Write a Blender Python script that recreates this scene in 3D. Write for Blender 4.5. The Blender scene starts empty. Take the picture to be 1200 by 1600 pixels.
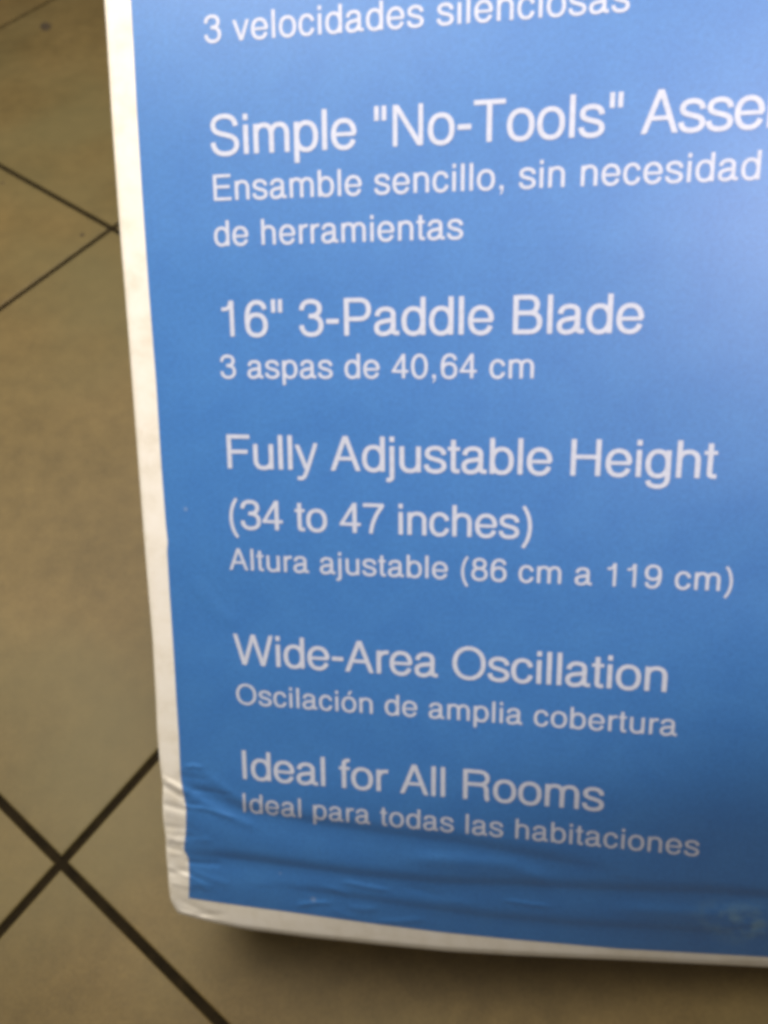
import bpy, math, random
import numpy as np
from mathutils import Vector, Matrix
from mathutils.geometry import delaunay_2d_cdt

S = bpy.context.scene
COL = S.collection
random.seed(4)

# ------------------------------------------------------------------ camera
cam_d = bpy.data.cameras.new('camera')
cam = bpy.data.objects.new('camera', cam_d)
COL.objects.link(cam)
S.camera = cam
M = Matrix.Identity(4)
for r, (a, b, c, d) in enumerate([(0.99943953, 0.01773188, 0.02839383, 0.0),
                                  (0.0, 0.84818977, -0.52969247, 0.0),
                                  (-0.03347579, 0.52939559, 0.84771439, 0.54942495)]):
    M[r] = (a, b, c, d)
cam.matrix_world = M
cam_d.sensor_fit = 'VERTICAL'
cam_d.sensor_height = 36.0
cam_d.sensor_width = 27.0
cam_d.lens = 1223.7154 / 1600 * 36.0
cam_d.clip_start = 0.01
cam_d.clip_end = 60
cam_d.dof.use_dof = True
cam_d.dof.focus_distance = 0.356
cam_d.dof.aperture_fstop = 27.5 / 3.2

# ------------------------------------------------------------------ world and lamps
w = bpy.data.worlds.new('World')
S.world = w
w.use_nodes = True
bg = w.node_tree.nodes['Background']
bg.inputs['Color'].default_value = (1.0, 0.93, 0.82, 1)
bg.inputs['Strength'].default_value = 0.125


def area(name, loc, target, size, power, color, sy=None):
    d = bpy.data.lights.new(name, 'AREA')
    d.energy = power
    d.color = color
    d.size = size
    if sy:
        d.shape = 'RECTANGLE'
        d.size_y = sy
    o = bpy.data.objects.new(name, d)
    COL.objects.link(o)
    o.location = loc
    o.rotation_euler = (Vector(target) - Vector(loc)).to_track_quat('-Z', 'Y').to_euler()
    return o


area('added_key_lamp', (-0.34, 0.62, 1.23), (-0.05, 0.2, 0.2), 1.0, 27.0, (1.0, 0.925, 0.84))  # added lamp, no real fixture; hung close so brightness falls off down the panel

d = bpy.data.lights.new('downlight', 'SPOT')     # its soft reflection is the pale sheen on the varnish
d.energy = 26.0
d.color = (0.98, 0.90, 1.0)
d.shadow_soft_size = 0.14
d.spot_size = math.radians(52)
d.spot_blend = 1.0
o = bpy.data.objects.new('downlight', d)
COL.objects.link(o)
o.location = (0.385, -0.32, 1.20)
o.rotation_euler = (Vector((0.12, 0.34, 0.42)) - o.location).to_track_quat('-Z', 'Y').to_euler()

S.view_settings.view_transform = 'Standard'
S.view_settings.look = 'None'
S.view_settings.exposure = 0.0
S.view_settings.gamma = 1.0
S.view_settings.use_curve_mapping = False
S.cycles.filter_width = 4.3
S.cycles.use_denoising = True

# ------------------------------------------------------------------ material helpers


def material(name):
    m = bpy.data.materials.new(name)
    m.use_nodes = True
    nt = m.node_tree
    return m, nt, nt.nodes['Principled BSDF']


def node(nt, kind, **kw):
    n = nt.nodes.new(kind)
    for k, v in kw.items():
        if k in n.inputs:
            n.inputs[k].default_value = v
        else:
            setattr(n, k, v)
    return n


def noise(nt, vec, scale, detail=4.0, rough=0.55):
    n = node(nt, 'ShaderNodeTexNoise')
    n.inputs['Scale'].default_value = scale
    n.inputs['Detail'].default_value = detail
    n.inputs['Roughness'].default_value = rough
    nt.links.new(vec, n.inputs['Vector'])
    return n.outputs['Fac']


def ramp(nt, fac, stops):
    n = node(nt, 'ShaderNodeValToRGB')
    e = n.color_ramp.elements
    while len(e) < len(stops):
        e.new(0.5)
    for i, (p, c) in enumerate(stops):
        e[i].position = p
        e[i].color = (*c, 1)
    nt.links.new(fac, n.inputs['Fac'])
    return n.outputs['Color']


def mix(nt, fac, a, b, mode='MIX'):
    n = nt.nodes.new('ShaderNodeMix')
    n.data_type = 'RGBA'
    n.blend_type = mode
    for sock, v in ((n.inputs[0], fac), (n.inputs[6], a), (n.inputs[7], b)):
        if hasattr(v, 'links'):
            nt.links.new(v, sock)
        elif isinstance(v, (int, float)):
            sock.default_value = v
        else:
            sock.default_value = (*v, 1)
    return n.outputs[2]


def bump(nt, bsdf, fac, strength, dist):
    n = node(nt, 'ShaderNodeBump')
    n.inputs['Strength'].default_value = strength
    n.inputs['Distance'].default_value = dist
    nt.links.new(fac, n.inputs['Height'])
    nt.links.new(n.outputs['Normal'], bsdf.inputs['Normal'])


# floor tile: matt beige ceramic with soft clouding and tiny pits
m_tile, nt, b = material('beige_ceramic')
tc = node(nt, 'ShaderNodeTexCoord')
obj = tc.outputs['Object']
cloud = noise(nt, obj, 7.0, 5.0, 0.6)
c1 = ramp(nt, cloud, [(0.30, (0.112, 0.078, 0.025)), (0.50, (0.145, 0.101, 0.034)), (0.72, (0.172, 0.120, 0.043))])
fine = noise(nt, obj, 60.0, 6.0, 0.65)
c2 = ramp(nt, fine, [(0.3, (0.84, 0.84, 0.84)), (0.7, (1.12, 1.12, 1.12))])
c2 = mix(nt, 1.0, c2, ramp(nt, noise(nt, obj, 420.0, 3.0, 0.7), [(0.25, (0.82, 0.82, 0.82)), (0.75, (1.16, 1.16, 1.16))]), 'MULTIPLY')
c3 = mix(nt, 1.0, c1, c2, 'MULTIPLY')
green = noise(nt, obj, 4.0, 2.0, 0.5)
gf = ramp(nt, green, [(0.48, (0, 0, 0)), (0.66, (0.6, 0.6, 0.6))])
c4 = mix(nt, gf, c3, (0.128, 0.109, 0.044))
at = node(nt, 'ShaderNodeAttribute', attribute_name='tile_tone')
c5 = mix(nt, 1.0, c4, at.outputs['Color'], 'MULTIPLY')
nt.links.new(c5, b.inputs['Base Color'])
b.inputs['Roughness'].default_value = 0.55
b.inputs['Specular IOR Level'].default_value = 0.3
bump(nt, b, noise(nt, obj, 220.0, 4.0, 0.7), 0.15, 0.001)

m_grout, nt, b = material('dark_grout')
tc = node(nt, 'ShaderNodeTexCoord')
g = ramp(nt, noise(nt, tc.outputs['Object'], 90.0, 5.0, 0.6), [(0.3, (0.008, 0.006, 0.003)), (0.7, (0.020, 0.014, 0.006))])
nt.links.new(g, b.inputs['Base Color'])
b.inputs['Roughness'].default_value = 0.95
b.inputs['Specular IOR Level'].default_value = 0.1
bump(nt, b, noise(nt, tc.outputs['Object'], 400.0, 3.0, 0.6), 0.4, 0.001)

# unprinted card
m_card, nt, b = material('white_card')
tc = node(nt, 'ShaderNodeTexCoord')
c = ramp(nt, noise(nt, tc.outputs['UV'], 1.6, 6.0, 0.65), [(0.28, (0.76, 0.70, 0.56)), (0.5, (0.86, 0.81, 0.69)), (0.72, (0.90, 0.86, 0.76))])
nt.links.new(c, b.inputs['Base Color'])
b.inputs['Roughness'].default_value = 0.7
b.inputs['Specular IOR Level'].default_value = 0.25
bump(nt, b, noise(nt, tc.outputs['UV'], 18.0, 4.0, 0.6), 0.12, 0.0008)

# printed blue with a semi-gloss varnish, scuffed near the bottom edge
m_blue, nt, b = material('blue_print')
tc = node(nt, 'ShaderNodeTexCoord')
uv = tc.outputs['UV']
base = ramp(nt, noise(nt, uv, 1.1, 5.0, 0.6), [(0.3, (0.036, 0.180, 0.500)), (0.7, (0.045, 0.204, 0.530))])
grain = ramp(nt, noise(nt, uv, 26.0, 3.0, 0.7), [(0.25, (0.80, 0.82, 0.85)), (0.75, (1.18, 1.16, 1.13))])
base = mix(nt, 1.0, base, grain, 'MULTIPLY')
base = mix(nt, 1.0, base, ramp(nt, noise(nt, uv, 11.0, 4.0, 0.7), [(0.25, (0.83, 0.86, 0.88)), (0.75, (1.15, 1.13, 1.11))]), 'MULTIPLY')
# scuff: worn varnish patch
mp = node(nt, 'ShaderNodeMapping')
mp.inputs['Location'].default_value = (-11.2, 17.45, 0)
nt.links.new(uv, mp.inputs['Vector'])
mp2 = node(nt, 'ShaderNodeMapping')
mp2.inputs['Scale'].default_value = (0.75, 1.5, 1)
nt.links.new(mp.outputs['Vector'], mp2.inputs['Vector'])
ln = node(nt, 'ShaderNodeVectorMath', operation='LENGTH')
nt.links.new(mp2.outputs['Vector'], ln.inputs[0])
near = ramp(nt, ln.outputs['Value'], [(0.15, (1, 1, 1)), (1.0, (0, 0, 0))])
blot = ramp(nt, noise(nt, uv, 2.6, 5.0, 0.65), [(0.44, (0, 0, 0)), (0.62, (1, 1, 1))])
sc = mix(nt, 1.0, near, blot, 'MULTIPLY')
sc = mix(nt, 1.0, sc, (0.6, 0.6, 0.6), 'MULTIPLY')
base = mix(nt, sc, base, (0.19, 0.37, 0.50))
# tiny rubbed specks
for (px, py, rad) in ((1.69, -18.1, 0.09), (-0.93, -8.79, 0.06), (0.9, -17.5, 0.04)):
    dn = node(nt, 'ShaderNodeVectorMath', operation='DISTANCE')
    nt.links.new(uv, dn.inputs[0])
    dn.inputs[1].default_value = (px, py, 0)
    base = mix(nt, ramp(nt, dn.outputs['Value'], [(rad * 0.4, (0.28, 0.28, 0.28)), (rad, (0, 0, 0))]), base, (0.45, 0.5, 0.55))
nt.links.new(base, b.inputs['Base Color'])
b.inputs['Roughness'].default_value = 0.5
b.inputs['Specular IOR Level'].default_value = 0.15
b.inputs['Coat Weight'].default_value = 1.0
b.inputs['Coat Roughness'].default_value = 0.46
b.inputs['Coat IOR'].default_value = 1.75
bump(nt, b, noise(nt, uv, 14.0, 4.0, 0.65), 0.10, 0.0006)

m_ink, nt, b = material('white_lettering')
tc = node(nt, 'ShaderNodeTexCoord')
c = ramp(nt, noise(nt, tc.outputs['UV'], 9.0, 4.0, 0.6), [(0.3, (0.55, 0.58, 0.67)), (0.7, (0.65, 0.68, 0.77))])
nt.links.new(c, b.inputs['Base Color'])
b.inputs['Roughness'].default_value = 0.45

m_kraft, nt, b = material('brown_kraft_board')
tc = node(nt, 'ShaderNodeTexCoord')
c = ramp(nt, noise(nt, tc.outputs['Object'], 60.0, 5.0, 0.6), [(0.3, (0.30, 0.20, 0.11)), (0.7, (0.38, 0.26, 0.15))])
nt.links.new(c, b.inputs['Base Color'])
b.inputs['Roughness'].default_value = 0.85

m_dirt, nt, b = material('dark_crumb')
tc = node(nt, 'ShaderNodeTexCoord')
c = ramp(nt, noise(nt, tc.outputs['Object'], 300.0, 3.0, 0.6), [(0.3, (0.03, 0.02, 0.01)), (0.7, (0.07, 0.05, 0.025))])
nt.links.new(c, b.inputs['Base Color'])
b.inputs['Roughness'].default_value = 0.9


def mesh_obj(name, verts, faces, mat, parent=None, uvs=None, smooth=True):
    me = bpy.data.meshes.new(name)
    me.from_pydata([tuple(v) for v in verts], [], [tuple(f) for f in faces])
    if uvs is not None:
        ul = me.uv_layers.new(name='UVMap')
        for lp in me.loops:
            ul.data[lp.index].uv = uvs[lp.vertex_index]
    me.materials.append(mat)
    if smooth:
        me.polygons.foreach_set('use_smooth', [True] * len(me.polygons))
    me.update()
    o = bpy.data.objects.new(name, me)
    COL.objects.link(o)
    if parent:
        o.parent = parent
    return o


# ------------------------------------------------------------------ floor
TO = np.array([-0.23126365, 0.076968]) * 0.995624
TA = np.array([0.277740190, 0.362917879]) * 0.995624
TB = np.array([-0.362917879, 0.277740190]) * 0.995624
T = float(np.hypot(*TA))
ea, eb = TA / T, TB / T
GW = 0.0058          # joint width
verts, faces, tones = [], [], []
for i in range(-8, 9):
    for j in range(-8, 9):
        n0 = len(verts)
        lo_a, hi_a = i * T + GW / 2, (i + 1) * T - GW / 2
        lo_b, hi_b = j * T + GW / 2, (j + 1) * T - GW / 2
        dz = random.uniform(-0.0003, 0.0)
        for ins, z in ((0.0, -0.004), (0.0, -0.0012), (0.0004, -0.0004), (0.0013, 0.0)):
            for (a, c) in ((lo_a + ins, lo_b + ins), (hi_a - ins, lo_b + ins), (hi_a - ins, hi_b - ins), (lo_a + ins, hi_b - ins)):
                p = TO + ea * a + eb * c
                verts.append((p[0], p[1], z + dz))
        fs = []
        for k in range(3):
            for e in range(4):
                a0 = n0 + k * 4 + e
                a1 = n0 + k * 4 + (e + 1) % 4
                fs.append((a0, a1, a1 + 4, a0 + 4))
        fs.append((n0 + 12, n0 + 13, n0 + 14, n0 + 15))
        faces += fs
        t = random.uniform(0.93, 1.05)
        wv = random.uniform(-0.02, 0.02)
        tones += [(t + wv, t, t - wv, 1)] * len(fs)
fl = mesh_obj('floor', verts, faces, m_tile, smooth=False)
at = fl.data.attributes.new('tile_tone', 'FLOAT_COLOR', 'FACE')
at.data.foreach_set('color', [c for t in tones for c in t])
fl['kind'] = 'structure'
g = 8.9 * T
gr = mesh_obj('floor_grout', [(*(TO + ea * a + eb * c), -0.0024) for a, c in ((-g, -g), (g, -g), (g, g), (-g, g))], [(0, 1, 2, 3)], m_grout, smooth=False)
gr['kind'] = 'structure'

# ------------------------------------------------------------------ the box: a face frame in units of the large lettering
EM = 0.022
F0 = np.array([-0.08156339, 0.33646068, 0.37220676])
FU = np.array([0.98909763, -0.11351410, 0.09381055])
FV = np.array([0.01722219, 0.72182973, 0.69185637])
FN = np.array([-0.14625070, -0.68269787, 0.71591504])
UR, WT = 17.65, 6.6          # right and top edge
DEPTH = 0.1022 / EM
OUT_L = [(-1.985, 6.6), (-1.985, 0.6), (-2.005, -1.0), (-2.005, -2.8), (-1.98, -4.8), (-1.965, -7.06), (-1.953, -8.9),
         (-1.94, -10.35), (-1.915, -11.85), (-1.94, -13.4), (-1.964, -14.2), (-1.95, -14.96), (-1.915, -15.5), (-1.955, -15.95),
         (-1.968, -16.4), (-1.935, -16.9), (-1.955, -17.4), (-1.94, -17.8), (-1.945, -18.25), (-1.92, -18.6), (-1.80, -18.86), (-1.70, -19.0)]
OUT_B = [(-1.9, -18.94), (-1.5, -19.02), (-1.0, -19.08), (-0.17, -19.15), (1.23, -19.155), (3.0, -19.12), (4.68, -19.07), (6.33, -18.95),
         (8.67, -18.74), (10.23, -18.61), (11.75, -18.48), (14.5, -18.42), (17.65, -18.5)]
BLU_L = [(-1.44, 6.2), (-1.44, 1.17), (-1.445, 0.31), (-1.46, -0.7), (-1.465, -2.3), (-1.455, -4.16), (-1.425, -6.1), (-1.43, -7.8),
         (-1.412, -9.2), (-1.392, -9.55), (-1.425, -9.75), (-1.428, -10.7), (-1.425, -12.2), (-1.434, -13.4), (-1.43, -14.2), (-1.445, -14.8), (-1.45, -15.25),
         (-1.416, -15.6), (-1.361, -16.02), (-1.41, -16.67), (-1.487, -17.12), (-1.47, -17.2), (-1.385, -17.36), (-1.395, -17.88), (-1.44, -18.4), (-1.45, -18.5)]
BLU_B = [(-1.5, -18.46), (-0.55, -18.49), (1.24, -18.52), (3.0, -18.56), (4.68, -18.575), (6.32, -18.54), (8.66, -18.455),
         (10.2, -18.34), (11.73, -18.226), (14.5, -18.15), (17.1, -18.2)]


def interp(poly, key, x):
    a = np.array(poly, float)
    if key == 1:
        a = a[::-1]
        xs, ys = a[:, 1], a[:, 0]
    else:
        xs, ys = a[:, 0], a[:, 1]
    # light smoothing of the hand-measured outline
    s = 0.04
    return (np.interp(x - s, xs, ys) + np.interp(x, xs, ys) + np.interp(x + s, xs, ys)) / 3


def seg_dist(u, v, poly):
    """distance to a polyline, signed + above, and the fraction along it"""
    best = np.full(u.shape, 1e9)
    sign = np.ones(u.shape)
    tt = np.zeros(u.shape)
    n = len(poly) - 1
    for i in range(n):
        (x0, y0), (x1, y1) = poly[i], poly[i + 1]
        dx, dy = x1 - x0, y1 - y0
        l2 = dx * dx + dy * dy
        t = np.clip(((u - x0) * dx + (v - y0) * dy) / l2, 0, 1)
        px, py = u - x0 - t * dx, v - y0 - t * dy
        d = np.hypot(px, py)
        c = dx * py - dy * px
        m = d < best
        best = np.where(m, d, best)
        sign = np.where(m, np.sign(c), sign)
        tt = np.where(m, (i + t) / n, tt)
    return best * sign, tt


# creases pressed into the crushed bottom of the box: (path, depth, half-width); negative = valley
FOLDS = [
    ([(-1.45, -15.36), (-0.72, -15.67), (0.05, -15.98), (1.59, -16.13), (3.39, -16.23), (5.13, -16.28), (6.96, -16.46), (8.33, -16.62)], -0.060, 0.20),
    ([(-1.46, -17.33), (-0.32, -17.28), (1.09, -17.32), (2.78, -17.37), (4.56, -17.35), (6.29, -17.19), (8.35, -17.06), (10.33, -16.87), (11.61, -16.83), (15, -16.7)], -0.065, 0.17),
    ([(0.76, -17.92), (2.16, -17.95), (3.98, -18.03), (5.74, -18.08), (7.71, -18.03), (9.74, -17.87), (12.5, -17.75)], -0.040, 0.15),
    ([(-1.35, -15.62), (-0.43, -16.09), (0.35, -16.35)], 0.030, 0.13),
    ([(-0.77, -15.13), (-0.21, -15.57), (0.29, -15.82)], 0.020, 0.12),
    ([(3.98, -16.75), (5.14, -16.68), (6.27, -16.66), (7.12, -16.97)], 0.045, 0.20),
    ([(-0.88, -10.37), (-0.39, -11.01), (0.14, -11.4)], 0.014, 0.16),
    ([(1.3, -13.33), (1.5, -13.94), (1.64, -14.24)], 0.012, 0.12),
    ([(-1.97, -15.25), (-1.4, -15.59)], 0.030, 0.09),
    ([(-1.99, -15.45), (-1.37, -15.80)], -0.030, 0.08),
    ([(-2.02, -15.97), (-1.34, -16.1)], -0.034, 0.09),
    ([(-1.98, -16.56), (-1.38, -16.60)], -0.028, 0.09),
    ([(-2.01, -17.10), (-1.5, -17.19)], -0.034, 0.09),
    ([(-2.06, -17.82), (-1.37, -17.73)], -0.034, 0.10),
    ([(-1.69, -18.88), (-0.98, -19.00)], 0.022, 0.06),
    ([(8.6, -17.45), (10.4, -17.35), (11.6, -17.05)], 0.030, 0.16),
    ([(1.3, -17.7), (1.52, -18.1), (1.45, -18.3)], 0.012, 0.09),
]
CR = np.random.RandomState(11)
for _ in range(34):          # small broken creases along the crushed rim
    if CR.rand() < 0.45:
        x0, y0 = CR.uniform(-2.0, -1.0), CR.uniform(-18.6, -14.9)
        a = CR.uniform(-0.55, 0.1)
    else:
        x0, y0 = CR.uniform(-1.9, 11.5), CR.uniform(-19.0, -17.4)
        a = CR.uniform(-0.35, 0.25)
    l = CR.uniform(0.35, 1.1)
    FOLDS.append(([(x0, y0), (x0 + l * 0.5, y0 + l * 0.5 * math.tan(a) + CR.uniform(-0.05, 0.05)), (x0 + l, y0 + l * math.tan(a))], CR.choice([-1, 1]) * CR.uniform(0.010, 0.026), CR.uniform(0.05, 0.10)))
BEND = [(-5, -16.6), (-1.46, -16.3), (4.85, -15.4), (8.93, -14.5), (11.41, -13.8), (15.93, -12.8), (20, -12.2)]
BEND_K = (0.12, 0.58)       # left, right
rng = np.random.RandomState(3)
WAVES = [(rng.uniform(0.4, 2.2), rng.uniform(-np.pi, np.pi), rng.uniform(0, 6.28)) for _ in range(14)]


def relief(u, v):
    u = np.asarray(u, float)
    v = np.asarray(v, float)
    h = np.zeros(u.shape)
    for path, amp, sg in FOLDS:
        d, t = seg_dist(u, v, path)
        taper = np.clip(np.minimum(t, 1 - t) / 0.12, 0.0, 1)
        taper = 0.25 + 0.75 * taper
        sgl = np.where(d > 0, sg, sg * 2.6) if amp < -0.036 else sg    # steep upper flank, long lower one
        h += (1.0 if amp < -0.036 else 0.75) * amp * taper * np.exp(-(d / sgl) ** 2)
    d, t = seg_dist(u, v, BEND)
    s = 0.9
    below = s * np.log1p(np.exp(np.clip(-d / s, -30, 30)))
    h -= (BEND_K[0] + (BEND_K[1] - BEND_K[0]) * np.clip((u + 1) / 11.5, 0, 1) ** 1.5) * below
    # slack in the board, stronger towards the crushed bottom
    wv = np.zeros(u.shape)
    for k, a, ph in WAVES:
        wv += np.sin(k * (np.cos(a) * u * 0.7 + np.sin(a) * v * 1.5) + ph) / k
    h += wv * (0.0022 + 0.006 * np.clip((-v - 13) / 4, 0, 1))
    # rolled border of the panel
    dl = u - interp(OUT_L, 1, v)
    db = v - interp(OUT_B, 0, u)
    dr = UR - u
    dt = WT - v
    for dd, r in ((dl, 0.11), (db, 0.14), (dr, 0.16), (dt, 0.16)):
        x = np.clip(1 - dd / r, 0, 1)
        h -= r * (1 - np.sqrt(np.maximum(1 - x * x, 0)))
    return h


def to_world(u, v, off=0.0):
    u = np.asarray(u, float)
    v = np.asarray(v, float)
    h = relief(u, v)
    # the crushed board slides a little within its own plane where it sinks back
    uu = u + h * (6.16 - u) / 15.67
    vv = v + h * (-5.40 - v) / 15.67
    return F0 + EM * (uu[..., None] * FU + vv[..., None] * FV + (h + off)[..., None] * FN)


def graded(a, b, parts):
    """parts: list of (end fraction-free position, count)"""
    out = [a]
    for e, n in parts:
        out += list(np.linspace(out[-1], e, n + 1)[1:])
    return np.array(out)


def panel(name, left, bottom, right, top, sx, sy, off, mat, parent):
    sx, sy = np.asarray(sx), np.asarray(sy)
    un = left[0][0] + sx * (right - left[0][0])
    vb = interp(bottom, 0, un)
    V = vb[None, :] + sy[:, None] * (top - vb[None, :])
    UL = interp(left, 1, V)
    U = UL + sx[None, :] * (right - UL)
    P = to_world(U, V, off).reshape(-1, 3) - F0
    nx, ny = len(sx), len(sy)
    faces = [(j * nx + i, j * nx + i + 1, (j + 1) * nx + i + 1, (j + 1) * nx + i) for j in range(ny - 1) for i in range(nx - 1)]
    uvs = np.stack([U, V], -1).reshape(-1, 2)
    return mesh_obj(name, P, faces, mat, parent, uvs), U, V, P.reshape(ny, nx, 3)


box = bpy.data.objects.new('cardboard_box', None)
COL.objects.link(box)
box.location = F0
box.empty_display_size = 0.05
box['label'] = 'blue cardboard box with white lettering, white border and creased bottom edge, tilted above beige tiles'
box['category'] = 'box'

# front panel (white card showing as the border), finer where it is creased
H = WT + 19.1
sy = graded(0, 0, [(0.55 / H, 26), (4.8 / H, 130), (12 / H, 60), ((H - 0.5) / H, 60), (1.0, 14)])
Wd = UR + 1.985
sx = graded(0, 0, [(0.75 / Wd, 30), (15 / Wd, 190), ((Wd - 0.5) / Wd, 24), (1.0, 12)])
front, U, V, P = panel('front_panel', OUT_L, OUT_B, UR, WT, sx, sy, 0.0, m_card, box)
H2 = 6.2 + 18.5
sy2 = graded(0, 0, [(4.4 / H2, 150), (12 / H2, 70), (1.0, 60)])
W2 = 17.1 + 1.44
sx2 = graded(0, 0, [(0.6 / W2, 16), (14.5 / W2, 190), (1.0, 24)])
blue, _, _, _ = panel('printed_area', BLU_L, BLU_B, 17.1, 6.2, sx2, sy2, 0.008, m_blue, box)

# the other five sides, butted to the rim of the front panel


def skirt(name, rim, mat):
    n = len(rim)
    vs = []
    steps = [0.0, 0.03, 0.12, 0.5, 0.97, 1.0]
    mid = (F0 * 0)
    for k, s in enumerate(steps):
        for p in rim:
            q = p - FN * (EM * DEPTH + float(p @ FN)) * s      # down to the flat back of the box
            vs.append(q)
    fs = [(k * n + i, k * n + i + 1, (k + 1) * n + i + 1, (k + 1) * n + i) for k in range(len(steps) - 1) for i in range(n - 1)]
    return mesh_obj(name, vs, fs, mat, box, [(i * 0.1, k * 1.0) for k in range(len(steps)) for i in range(n)])


rl, rr, rb, rt = P[:, 0], P[:, -1], P[0, :], P[-1, :]
skirt('side_panel', rl, m_card)
skirt('side_panel', rr, m_card)
skirt('bottom_panel', rb, m_card)
skirt('top_panel', rt, m_card)
ring = [P[0, 0], P[0, -1], P[-1, -1], P[-1, 0]]
mesh_obj('back_panel', [p - FN * (EM * DEPTH + float(p @ FN)) for p in ring], [(3, 2, 1, 0)], m_kraft, box, smooth=False)

# ------------------------------------------------------------------ lettering: a grotesque drawn stroke by stroke
HX, HY = 48.5, 42.0          # half thickness of upright and level strokes


def bez(p0, p1, p2, p3, n=9):
    t = np.linspace(0, 1, n)[:, None]
    p0, p1, p2, p3 = map(lambda p: np.array(p, float), (p0, p1, p2, p3))
    return (1 - t) ** 3 * p0 + 3 * (1 - t) ** 2 * t * p1 + 3 * (1 - t) * t * t * p2 + t ** 3 * p3


def arc(cx, cy, rx, ry, a0, a1, n=None, e=2.25):
    if n is None:
        n = max(5, int(abs(a1 - a0) / 11) + 1)
    a = np.radians(np.linspace(a0, a1, n))
    c, s = np.cos(a), np.sin(a)
    return np.stack([cx + rx * np.sign(c) * np.abs(c) ** (2 / e), cy + ry * np.sign(s) * np.abs(s) ** (2 / e)], 1)


def path(*parts):
    out = []
    for p in parts:
        p = np.atleast_2d(np.array(p, float))
        for q in p:
            if not out or np.hypot(*(q - out[-1])) > 1.0:
                out.append(q)
    return np.array(out)


def ribbon(pts, hx=None, hy=None):
    hx = hx or HX
    hy = hy or HY
    pts = np.asarray(pts, float)
    d = np.gradient(pts, axis=0)
    d[0], d[-1] = pts[1] - pts[0], pts[-1] - pts[-2]
    # central tangent from unit neighbours
    sgm = np.diff(pts, axis=0)
    sgm /= np.linalg.norm(sgm, axis=1)[:, None]
    d[1:-1] = sgm[:-1] + sgm[1:]
    d /= np.linalg.norm(d, axis=1)[:, None]
    n = np.stack([-d[:, 1], d[:, 0]], 1)
    hw = np.sqrt((hx * n[:, 0]) ** 2 + (hy * n[:, 1]) ** 2)[:, None]
    L, R = pts + n * hw, pts - n * hw
    return [[L[i], R[i], R[i + 1], L[i + 1]] for i in range(len(pts) - 1)]


def vbar(x, y0, y1, h=None):
    h = h or HX
    return [[(x - h, y0), (x + h, y0), (x + h, y1), (x - h, y1)]]


def hbar(y, x0, x1, h=None):
    h = h or HY
    return [[(x0, y - h), (x1, y - h), (x1, y + h), (x0, y + h)]]


def diag(x0, y0, x1, y1, w=48):
    return [[(x0 - w, y0), (x0 + w, y0), (x1 + w, y1), (x1 - w, y1)]]


def ring_(cx, cy, rx, ry, e=2.25):
    return ribbon(arc(cx, cy, rx, ry, 0, 360, 37, e))


def arch(x0, x1, top=501, y0=0, yb=330):
    m = (x0 + x1) / 2 + 6
    return ribbon(path(arc(m, yb, m - x0, top - yb, 175, 90), arc(m, yb, x1 - m, top - yb, 90, 0), [(x1, yb - 60), (x1, y0)]))


G = {}


def glyph(ch, adv, *quads):
    G[ch] = (adv, [q for s in quads for q in s])


glyph('l', 222, vbar(111, 0, 718))
dot = vbar(111, 610, 718)
glyph('i', 222, vbar(111, 0, 524), dot)
glyph('j', 222, ribbon(path([(111, 524), (111, -90)], bez((111, -90), (111, -150), (85, -176), (20, -174)), [(-6, -172)])), dot)
glyph('n', 556, vbar(108, 0, 524), arch(108, 448))
glyph('h', 556, vbar(108, 0, 718), arch(108, 448))
glyph('m', 833, vbar(107, 0, 524), arch(107, 417), arch(417, 727))
glyph('r', 333, vbar(111, 0, 524), ribbon(path(arc(300, 330, 189, 165, 172, 90), [(328, 494)])))
glyph('u', 556, vbar(448, 0, 524), ribbon(path([(108, 524), (108, 190)], arc(272, 190, 164, 167, 180, 270), arc(272, 190, 176, 167, 270, 355))))
glyph('o', 556, ring_(278, 262, 200, 240))
glyph('ó', 556, ring_(278, 262, 200, 240), [[(235, 595), (300, 595), (400, 735), (292, 735)]])
glyph('a', 556,
      ribbon(path([(92, 366)], bez((92, 366), (98, 455), (160, 502), (258, 502)), bez((258, 502), (360, 502), (412, 462), (412, 385)), [(412, 110)], bez((412, 110), (412, 55), (440, 34), (500, 38)), [(534, 40)])),
      ribbon(path(bez((412, 330), (405, 275), (330, 285), (235, 266)), bez((235, 266), (130, 250), (78, 215), (78, 142)), bez((78, 142), (78, 65), (130, 22), (205, 22)), bez((205, 22), (320, 22), (412, 92), (412, 215)))))
glyph('b', 556, vbar(100, 0, 718), ring_(289, 262, 188, 240))
glyph('d', 556, vbar(456, 0, 718), ring_(267, 262, 188, 240))
glyph('p', 556, vbar(100, -207, 524), ring_(289, 262, 188, 240))
glyph('g', 556, ring_(262, 262, 186, 240), ribbon(path([(449, 524), (449, -20)], bez((449, -20), (449, -130), (380, -184), (268, -184)), bez((268, -184), (165, -184), (98, -145), (90, -70)))))
glyph('c', 500, ribbon(arc(255, 262, 184, 240, 20, 341)))
glyph('e', 556, ribbon(arc(278, 262, 199, 240, 0, 337)), hbar(262, 85, 500, 34))
glyph('s', 500, ribbon(path(bez((423, 366), (418, 455), (350, 502), (248, 502)), bez((248, 502), (145, 502), (82, 458), (82, 388)), bez((82, 388), (82, 305), (170, 292), (255, 268)), bez((255, 268), (350, 243), (428, 225), (428, 140)), bez((428, 140), (428, 62), (350, 22), (248, 22)), bez((248, 22), (132, 22), (70, 72), (66, 162)))))
glyph('t', 278, ribbon(path([(128, 668), (128, 115)], bez((128, 115), (128, 55), (150, 36), (205, 36)), [(257, 38)])), hbar(489, 14, 257, 35))
glyph('f', 278, ribbon(path([(126, 0), (126, 580)], bez((126, 580), (126, 655), (165, 688), (225, 684)), [(264, 681)])), hbar(489, 14, 262, 35))
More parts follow.
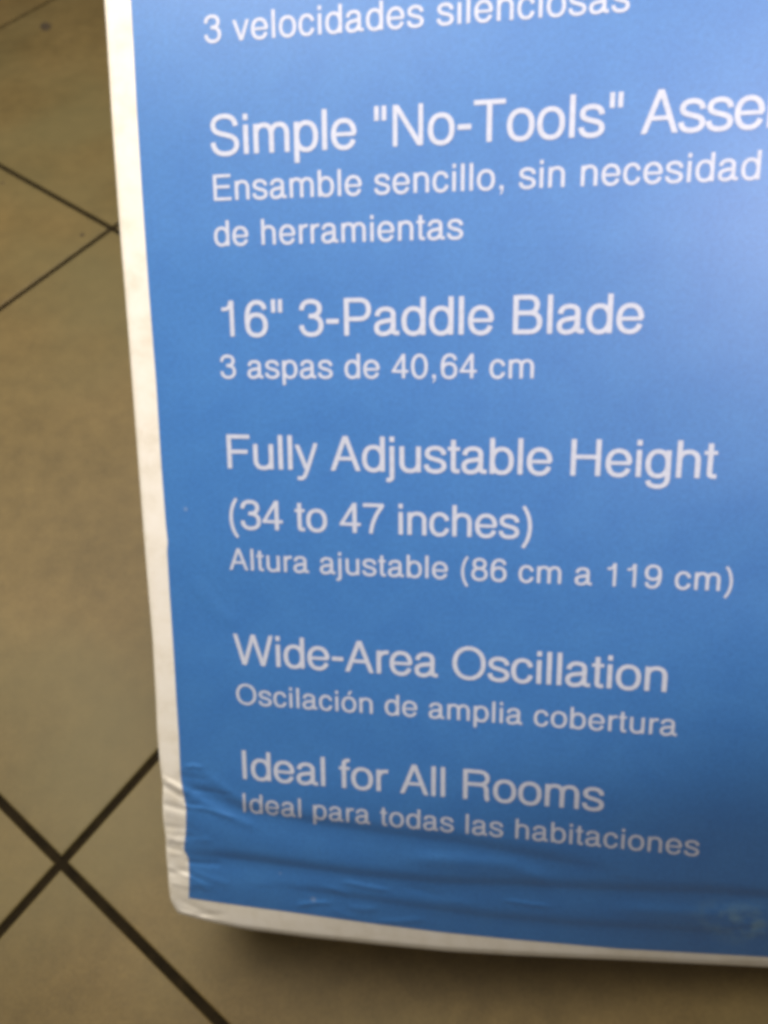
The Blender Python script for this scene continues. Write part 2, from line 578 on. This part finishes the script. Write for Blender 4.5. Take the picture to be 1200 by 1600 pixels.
glyph('v', 500, diag(54, 524, 248, 0, 47), diag(446, 524, 252, 0, 47))
glyph('y', 500, diag(54, 524, 246, 30, 47), ribbon(path([(452, 560), (446, 524), (275, 30), (225, -95)], bez((225, -95), (195, -165), (165, -182), (110, -180)), [(52, -176)]), 42, 37))
glyph('A', 667, diag(65, 0, 333, 718, 50), diag(602, 0, 334, 718, 50), hbar(252, 170, 497, 37))
glyph('B', 667, vbar(125, 0, 718), ribbon(path([(125, 680), (350, 680)], arc(365, 535, 158, 145, 90, -90), [(125, 390)])), ribbon(path([(125, 390), (380, 390)], arc(392, 213, 186, 176, 90, -90), [(125, 37)])))
glyph('E', 667, vbar(128, 0, 718), hbar(677, 128, 616, 41), hbar(378, 128, 583, 40), hbar(41, 128, 622, 41))
glyph('F', 611, vbar(128, 0, 718), hbar(677, 128, 583, 41), hbar(360, 128, 530, 40))
glyph('H', 722, vbar(125, 0, 718), vbar(597, 0, 718), hbar(372, 125, 597, 40))
glyph('I', 278, vbar(139, 0, 718))
glyph('N', 722, vbar(119, 0, 718, 42), vbar(603, 0, 718, 42), diag(128, 718, 594, 0, 52))
glyph('O', 778, ring_(389, 359, 304, 339, 2.1))
glyph('P', 667, vbar(130, 0, 718), ribbon(path([(130, 679), (385, 679)], arc(395, 498, 184, 181, 90, -90), [(130, 317)])))
glyph('R', 722, vbar(133, 0, 718), ribbon(path([(133, 679), (420, 679)], arc(430, 527, 182, 152, 90, -90), [(133, 375)])), ribbon(path([(400, 375)], bez((430, 375), (550, 372), (590, 330), (594, 235)), [(597, 120)], bez((597, 120), (600, 60), (610, 30), (640, 0)))))
glyph('S', 667, ribbon(path(bez((560, 515), (555, 635), (475, 699), (330, 699)), bez((330, 699), (190, 699), (102, 630), (102, 535)), bez((102, 535), (102, 425), (205, 398), (325, 369)), bez((325, 369), (465, 335), (574, 305), (574, 190)), bez((574, 190), (574, 80), (480, 17), (335, 17)), bez((335, 17), (180, 17), (95, 100), (91, 232)))))
glyph('T', 611, vbar(305, 0, 718), hbar(677, 16, 595, 41))
glyph('W', 944, diag(62, 718, 256, 0, 47), diag(472, 718, 258, 0, 47), diag(472, 718, 687, 0, 47), diag(884, 718, 689, 0, 47))
glyph('0', 556, ring_(278, 345, 200, 322, 2.2))
glyph('1', 556, vbar(316, 0, 709, 44), ribbon(path([(101, 538), (175, 540)], bez((175, 540), (250, 548), (285, 600), (296, 700))), 40, 34))
glyph('3', 556, ribbon(path(bez((82, 500), (84, 610), (150, 669), (268, 669)), bez((268, 669), (385, 669), (450, 615), (450, 525)), bez((450, 525), (450, 435), (380, 382), (250, 382)), [(225, 382)])),
      ribbon(path([(225, 382), (250, 382)], bez((250, 382), (410, 382), (478, 310), (478, 205)), bez((478, 205), (478, 90), (400, 22), (270, 22)), bez((270, 22), (150, 22), (80, 95), (74, 205)))))
glyph('4', 556, vbar(377, 0, 706), hbar(203, 25, 523, 36), diag(62, 203, 372, 690, 45))
glyph('6', 556, ring_(288, 222, 190, 203), ribbon(path(bez((98, 215), (70, 480), (130, 669), (300, 669)), bez((300, 669), (400, 669), (455, 615), (466, 525)))))
glyph('9', 556, ring_(268, 466, 190, 203), ribbon(path(bez((458, 473), (486, 208), (426, 20), (256, 20)), bez((256, 20), (156, 20), (101, 75), (90, 165)))))
glyph('7', 556, hbar(665, 37, 523, 40), ribbon(path([(480, 665)], bez((480, 640), (360, 480), (250, 300), (218, 0))), 44, 40))
glyph('8', 556, ring_(278, 524, 166, 145), ring_(278, 200, 200, 178))
glyph(',', 278, vbar(139, 0, 106, 52), [[(150, 0), (191, 0), (150, -110), (92, -147)], [(92, -147), (150, -110), (150, 0), (139, -60)]])
glyph('-', 333, hbar(277, 40, 293, 45))
glyph('"', 355, vbar(106, 463, 718, 43), vbar(249, 463, 718, 43))
glyph('(', 333, ribbon(bez((262, 735), (60, 480), (60, 40), (262, -207), 15), 42, 30))
glyph(')', 333, ribbon(bez((71, 735), (273, 480), (273, 40), (71, -207), 15), 42, 30))
glyph(' ', 278)

CACHE = {}


def tri(ch):
    if ch in CACHE:
        return CACHE[ch]
    vs, fs = [], []
    for q in G[ch][1]:
        q = [np.array(p, float) for p in q]
        keep = [p for i, p in enumerate(q) if np.hypot(*(p - q[i - 1])) > 0.5]
        if len(keep) < 3:
            continue
        a = sum(keep[i - 1][0] * keep[i][1] - keep[i][0] * keep[i - 1][1] for i in range(len(keep)))
        if a < 0:
            keep = keep[::-1]
        fs.append(list(range(len(vs), len(vs) + len(keep))))
        vs += [Vector((p[0] / 1000, p[1] / 1000)) for p in keep]
    if not fs:
        CACHE[ch] = ([], [])
        return CACHE[ch]
    r = delaunay_2d_cdt(vs, [], fs, 0, 1e-4)
    CACHE[ch] = ([tuple(v) for v in r[0]], [tuple(f) for f, src in zip(r[2], r[5]) if src])
    return CACHE[ch]


SM, PAR = 0.6707, 0.9034
# text, size, baseline, tracking, horizontal nudges (prefix length, shift)
LINES = [
    ('3 velocidades silenciosas', SM, 0.323, 0.0172),
    ('Simple "No-Tools" Assembly', 1.0, -1.683, -0.0145),
    ('Ensamble sencillo, sin necesidad', SM, -2.520, 0.0172),
    ('de herramientas', SM, -3.376, 0.0172),
    ('16" 3-Paddle Blade', 1.0, -5.147, -0.0100),
    ('3 aspas de 40,64 cm', SM, -5.989, 0.0172),
    ('Fully Adjustable Height', 1.0, -7.876, -0.0145),
    ('(34 to 47 inches)', PAR, -9.189, -0.0145),
    ('Altura ajustable (86 cm a 119 cm)', SM, -10.107, 0.0172),
    ('Wide-Area Oscillation', 1.0, -12.304, -0.0145),
    ('Oscilación de amplia cobertura', SM, -13.258, 0.0172),
    ('Ideal for All Rooms', 1.0, -15.121, -0.0145),
    ('Ideal para todas las habitaciones', SM, -15.974, 0.0172),
]
def big_end(text, k):
    return text.startswith('Simple') and k >= text.index('A')


for text, size, base, tr in LINES:
    vs, fs = [], []
    x = 0.0
    for k, ch in enumerate(text):
        tv, tf = tri(ch)
        n0 = len(vs)
        vs += [(size * (x + a), base + size * c) for a, c in tv]
        fs += [tuple(n0 + i for i in f) for f in tf]
        x += G[ch][0] / 1000 + tr - (0.024 if big_end(text, k) else 0)
    if base < -15:           # finer faces where the board is creased
        for _ in range(2):
            mid, nf = {}, []

            def half(a, c):
                k = (min(a, c), max(a, c))
                if k not in mid:
                    mid[k] = len(vs)
                    vs.append(((vs[a][0] + vs[c][0]) / 2, (vs[a][1] + vs[c][1]) / 2))
                return mid[k]
            for a, c, d in fs:
                p, q, r = half(a, c), half(c, d), half(d, a)
                nf += [(a, p, r), (p, c, q), (r, q, d), (p, q, r)]
            fs = nf
    vs = np.array(vs)
    P3 = to_world(vs[:, 0], vs[:, 1], 0.014) - F0
    mesh_obj('lettering_line', P3, fs, m_ink, blue, vs)

# ------------------------------------------------------------------ crumbs on the floor


def crumb(x, y, sx, sy, sz, rot, label, name='dirt_crumb'):
    n, k = 10, 5
    vs, fs = [], []
    rr = [random.uniform(0.7, 1.2) for _ in range(n)]
    for j in range(k):
        a = j / (k - 1) * math.pi / 2
        for i in range(n):
            t = 2 * math.pi * i / n
            r = math.cos(a) * rr[i] + 0.02
            vs.append((sx * r * math.cos(t), sy * r * math.sin(t), sz * math.sin(a) * (0.8 + 0.2 * rr[i])))
    for j in range(k - 1):
        for i in range(n):
            fs.append((j * n + i, j * n + (i + 1) % n, (j + 1) * n + (i + 1) % n, (j + 1) * n + i))
    fs.append(tuple((k - 1) * n + i for i in range(n)))
    o = mesh_obj(name, vs, fs, m_dirt)
    o.location = (x, y, -0.0002)
    o.rotation_euler = (0, 0, rot)
    o['label'] = label
    o['category'] = 'dirt'
    o['group'] = 'bits of dirt on the tiles'
    return o


crumb(-0.4882, 1.1489, 0.0080, 0.0120, 0.003, 0.5, 'largest dark brown crumb on the tile, near the topmost grout line')
crumb(-0.3451, 0.7041, 0.0027, 0.0032, 0.001, 0.2, 'tiny brown speck inside the pointed tile corner beside the box')
crumb(-0.4579, 0.7995, 0.0030, 0.0016, 0.0007, 0.4, 'small brown speck below the upper diagonal grout line, far from the box')
